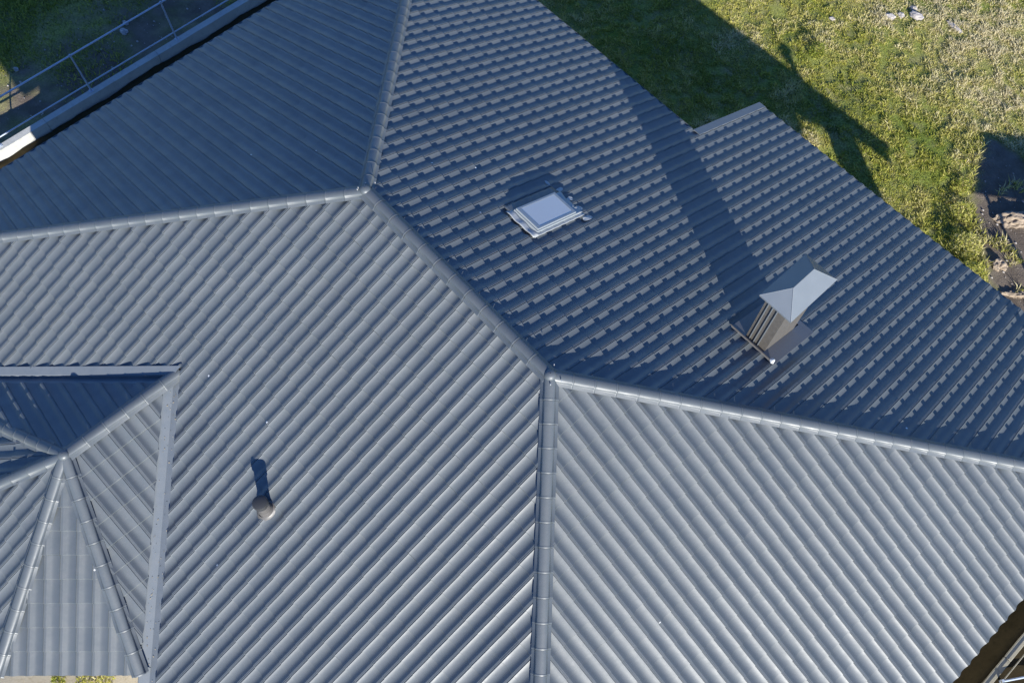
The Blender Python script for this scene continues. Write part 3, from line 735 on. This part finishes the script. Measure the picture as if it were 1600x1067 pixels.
# leafy weeds: clumps of small broad leaves
def leaf_clump(name, x, y, z, rad, hgt, n, tint0, label, cat, group=None, kind=None, size=.035):
    mb_v = []; mb_f = []; tn = []
    base = V(x, y, z)
    for i in range(n):
        a = random.uniform(0, 6.28); rr = rad*math.sqrt(random.random()); h = hgt*random.uniform(.15, 1)*(1-.55*(rr/rad)**2)
        c = Vector((rr*math.cos(a), rr*math.sin(a), h)); s = size*random.uniform(.6, 1.4)
        q = Vector((random.gauss(0, .6), random.gauss(0, .6), 1)).to_track_quat('Z', 'Y'); t = random.uniform(0, 6.28)
        ax = q@Vector((math.cos(t), math.sin(t), 0)); ay = q@Vector((-math.sin(t), math.cos(t), 0))
        k = len(mb_v); mb_v += [c-ax*s, c-ay*s*.38, c+ax*s+Vector((0, 0, -.2*s)), c+ay*s*.38]; mb_f.append((k, k+1, k+2, k+3)); tn += [tint0+random.gauss(0, .13)]*4
    me = mesh(name, mb_v, mb_f); at_ = me.attributes.new('tint', 'FLOAT', 'POINT'); at_.data.foreach_set('value', [min(1, max(0, t)) for t in tn])
    o = link(name, me, M['grass']); o.location = base; tag(o, label, cat, group, kind)
    for i in range(5):
        a = random.uniform(0, 6.28); r_ = rad*.6*random.random()
        MB().tube((0, 0, -.02), (r_*math.cos(a), r_*math.sin(a), hgt*.8), .006, 5, .002).build('stem', M['stem'], o)
    return o
G = 'weeds at the edge of the dug soil'
for x, y, r, h, n, t, lab in (
    (6.5, 52.6, .28, .40, 420, .52, 'yellow-green leafy weed clump on the soil edge, nearest the rear grass'),
    (9.2, 49.4, .34, .50, 620, .60, 'broad yellowish weed clump half way along the soil edge'),
    (11.6, 46.8, .36, .55, 680, .45, 'dense olive weed clump touching the canopy eave'),
    (13.4, 45.4, .30, .45, 460, .70, 'dry straw-coloured weed clump at the right end of the soil edge'),
    (4.6, 55.2, .22, .30, 260, .40, 'small dark green weed clump in the corner of the shadow from the added roof')):
    x, y = gp(x, y); leaf_clump('weed_clump', x, y, gz(x, y), r, h, n, t, lab, 'weed', G)
for x, y, r, h, n, t, lab in (
    (8.6, 62.8, .36, .45, 420, .12, 'dark green bushy weed at the right edge beside the soil'),
    (-16.5, 57.6, .20, .45, 300, .22, 'isolated dark weed tuft in the lawn beyond the canopy shadow'),):
    x, y = gp(x, y); leaf_clump('weed_clump', x, y, gz(x, y), r, h, n, t, lab, 'weed')
leaf_clump('weed_clump', -12.3, -34.4, -27.25, .34, .16, 420, .55, 'low yellow-green weeds on the dusty path below the wing eave', 'weed')
leaf_clump('weed_clump', -14.2, -36.4, -27.25, .14, .12, 120, .40, 'tiny green weed tuft on the dusty path left of the bigger weeds', 'weed')

def rock(name, x, y, z, sx, sy, sz, label, cat, m='stone', group=None, rot=0., sub=3):
    if x > -40: x, y = gp(x, y)
    z = gz(x, y)+.05
    bm = bmesh.new(); bmesh.ops.create_icosphere(bm, subdivisions=sub, radius=1)
    sd_ = Vector((x*3.1, y*1.7, z))
    for v in bm.verts:
        k = 1+.35*noise.noise(v.co*1.3+sd_)+.30*noise.noise(v.co*3.5+sd_); v.co = v.co*k
    bm.transform(Matrix.Rotation(rot, 4, 'Z')@Matrix.Diagonal((sx, sy, sz, 1)))
    me = bpy.data.meshes.new(name); bm.to_mesh(me); bm.free()
    o = link(name, me, M[m]); o.location = V(x, y, z); tag(o, label, cat, group); return o
rock('stone', -14.42, 68.12, -29.8, .16, .09, .08, 'brightest white stone, leftmost of the row lying in the far grass', 'stone', group='pale stones in the far grass', rot=.6)
rock('stone', -13.7, 69.3, -29.8, .10, .07, .06, 'small pale stone between the white one and the pinkish pair in the far grass', 'stone', group='pale stones in the far grass')
rock('stone', -12.5, 70.5, -29.8, .20, .12, .10, 'largest pinkish stone of the row in the far grass', 'stone', group='pale stones in the far grass', rot=.2)
rock('stone', -13.4, 71.2, -29.8, .12, .08, .08, 'pinkish stone touching the back of the largest one in the far grass', 'stone', group='pale stones in the far grass')
rock('stone', -8.7, 72.4, -29.85, .28, .06, .05, 'long thin pale stone lying alone in the far grass', 'stone', group='pale stones in the far grass', rot=-.1)
rock('stone', -18.62, 63.1, -29.8, .09, .05, .05, 'small pale stone nearest the house shadow', 'stone', group='pale stones in the far grass', rot=.4)
for x, y, s, lab in ((-68.6, 3.4, .09, 'small pale stone in the shade beyond the rail, nearer the right-hand post'),
                     (-67.6, 2.6, .12, 'pale rounded stone in the shade just beyond the rail'),
                     (-70.8, -8.6, .08, 'bright stone at the corner of the sunny patch at top left')):
    rock('stone', x, y, -29.8, s, s*.7, s*.6, lab, 'stone', group='stones in the shade at top left')
# subsoil heaps
def heap(x, y, sx, sy, sz, lab, rot):
    o = rock('soil_heap', x, y, -30.05, sx, sy, sz, lab, 'soil heap', 'dirt', rot=rot, sub=5)
    for v in o.data.vertices: v.co += Vector((0, 0, 1))*.05*noise.noise(v.co*14)+Vector((1, 0, 0))*.03*noise.noise(v.co*11)
heap(11.2, 56.6, .55, .22, .20, 'long pinkish heap of subsoil beyond the weeds at the right edge', .75)
heap(12.6, 50.4, .18, .13, .12, 'small pale clod of subsoil in the dark soil by the weeds', .3)
heap(16.0, 49.3, .42, .09, .08, 'thin pale ridge of subsoil closest to the canopy corner', .7)
N = 500; vs = []; fs = []
for i in range(N):
    if i < 330: y = random.uniform(44, 62); x = {0: 0}.get(1, 0)+random.uniform(4, 22)
    else: x = random.uniform(-72, -61.6); y = random.uniform(-14, 20)
    if i < 330 and soil_mask(x, y) < .3: continue
    s = random.choice([.008, .012, .016, .03])*random.uniform(.7, 1.4); p = V(x, y, gz(x, y))+Vector((0, 0, s*.4)); k = len(vs)
    vs += [p+Vector((s*math.cos(a), s*math.sin(a)*.7, 0)) for a in (0, 1.3, 2.5, 3.8, 5.1)]+[p+Vector((0, 0, s*.8))]
    fs += [(k+j, k+(j+1) % 5, k+5) for j in range(5)]
tag(link('pebbles', mesh('pebbles', vs, fs), M['stone']), 'scattered pale pebbles on the bare soil', 'pebbles', None, 'stuff')
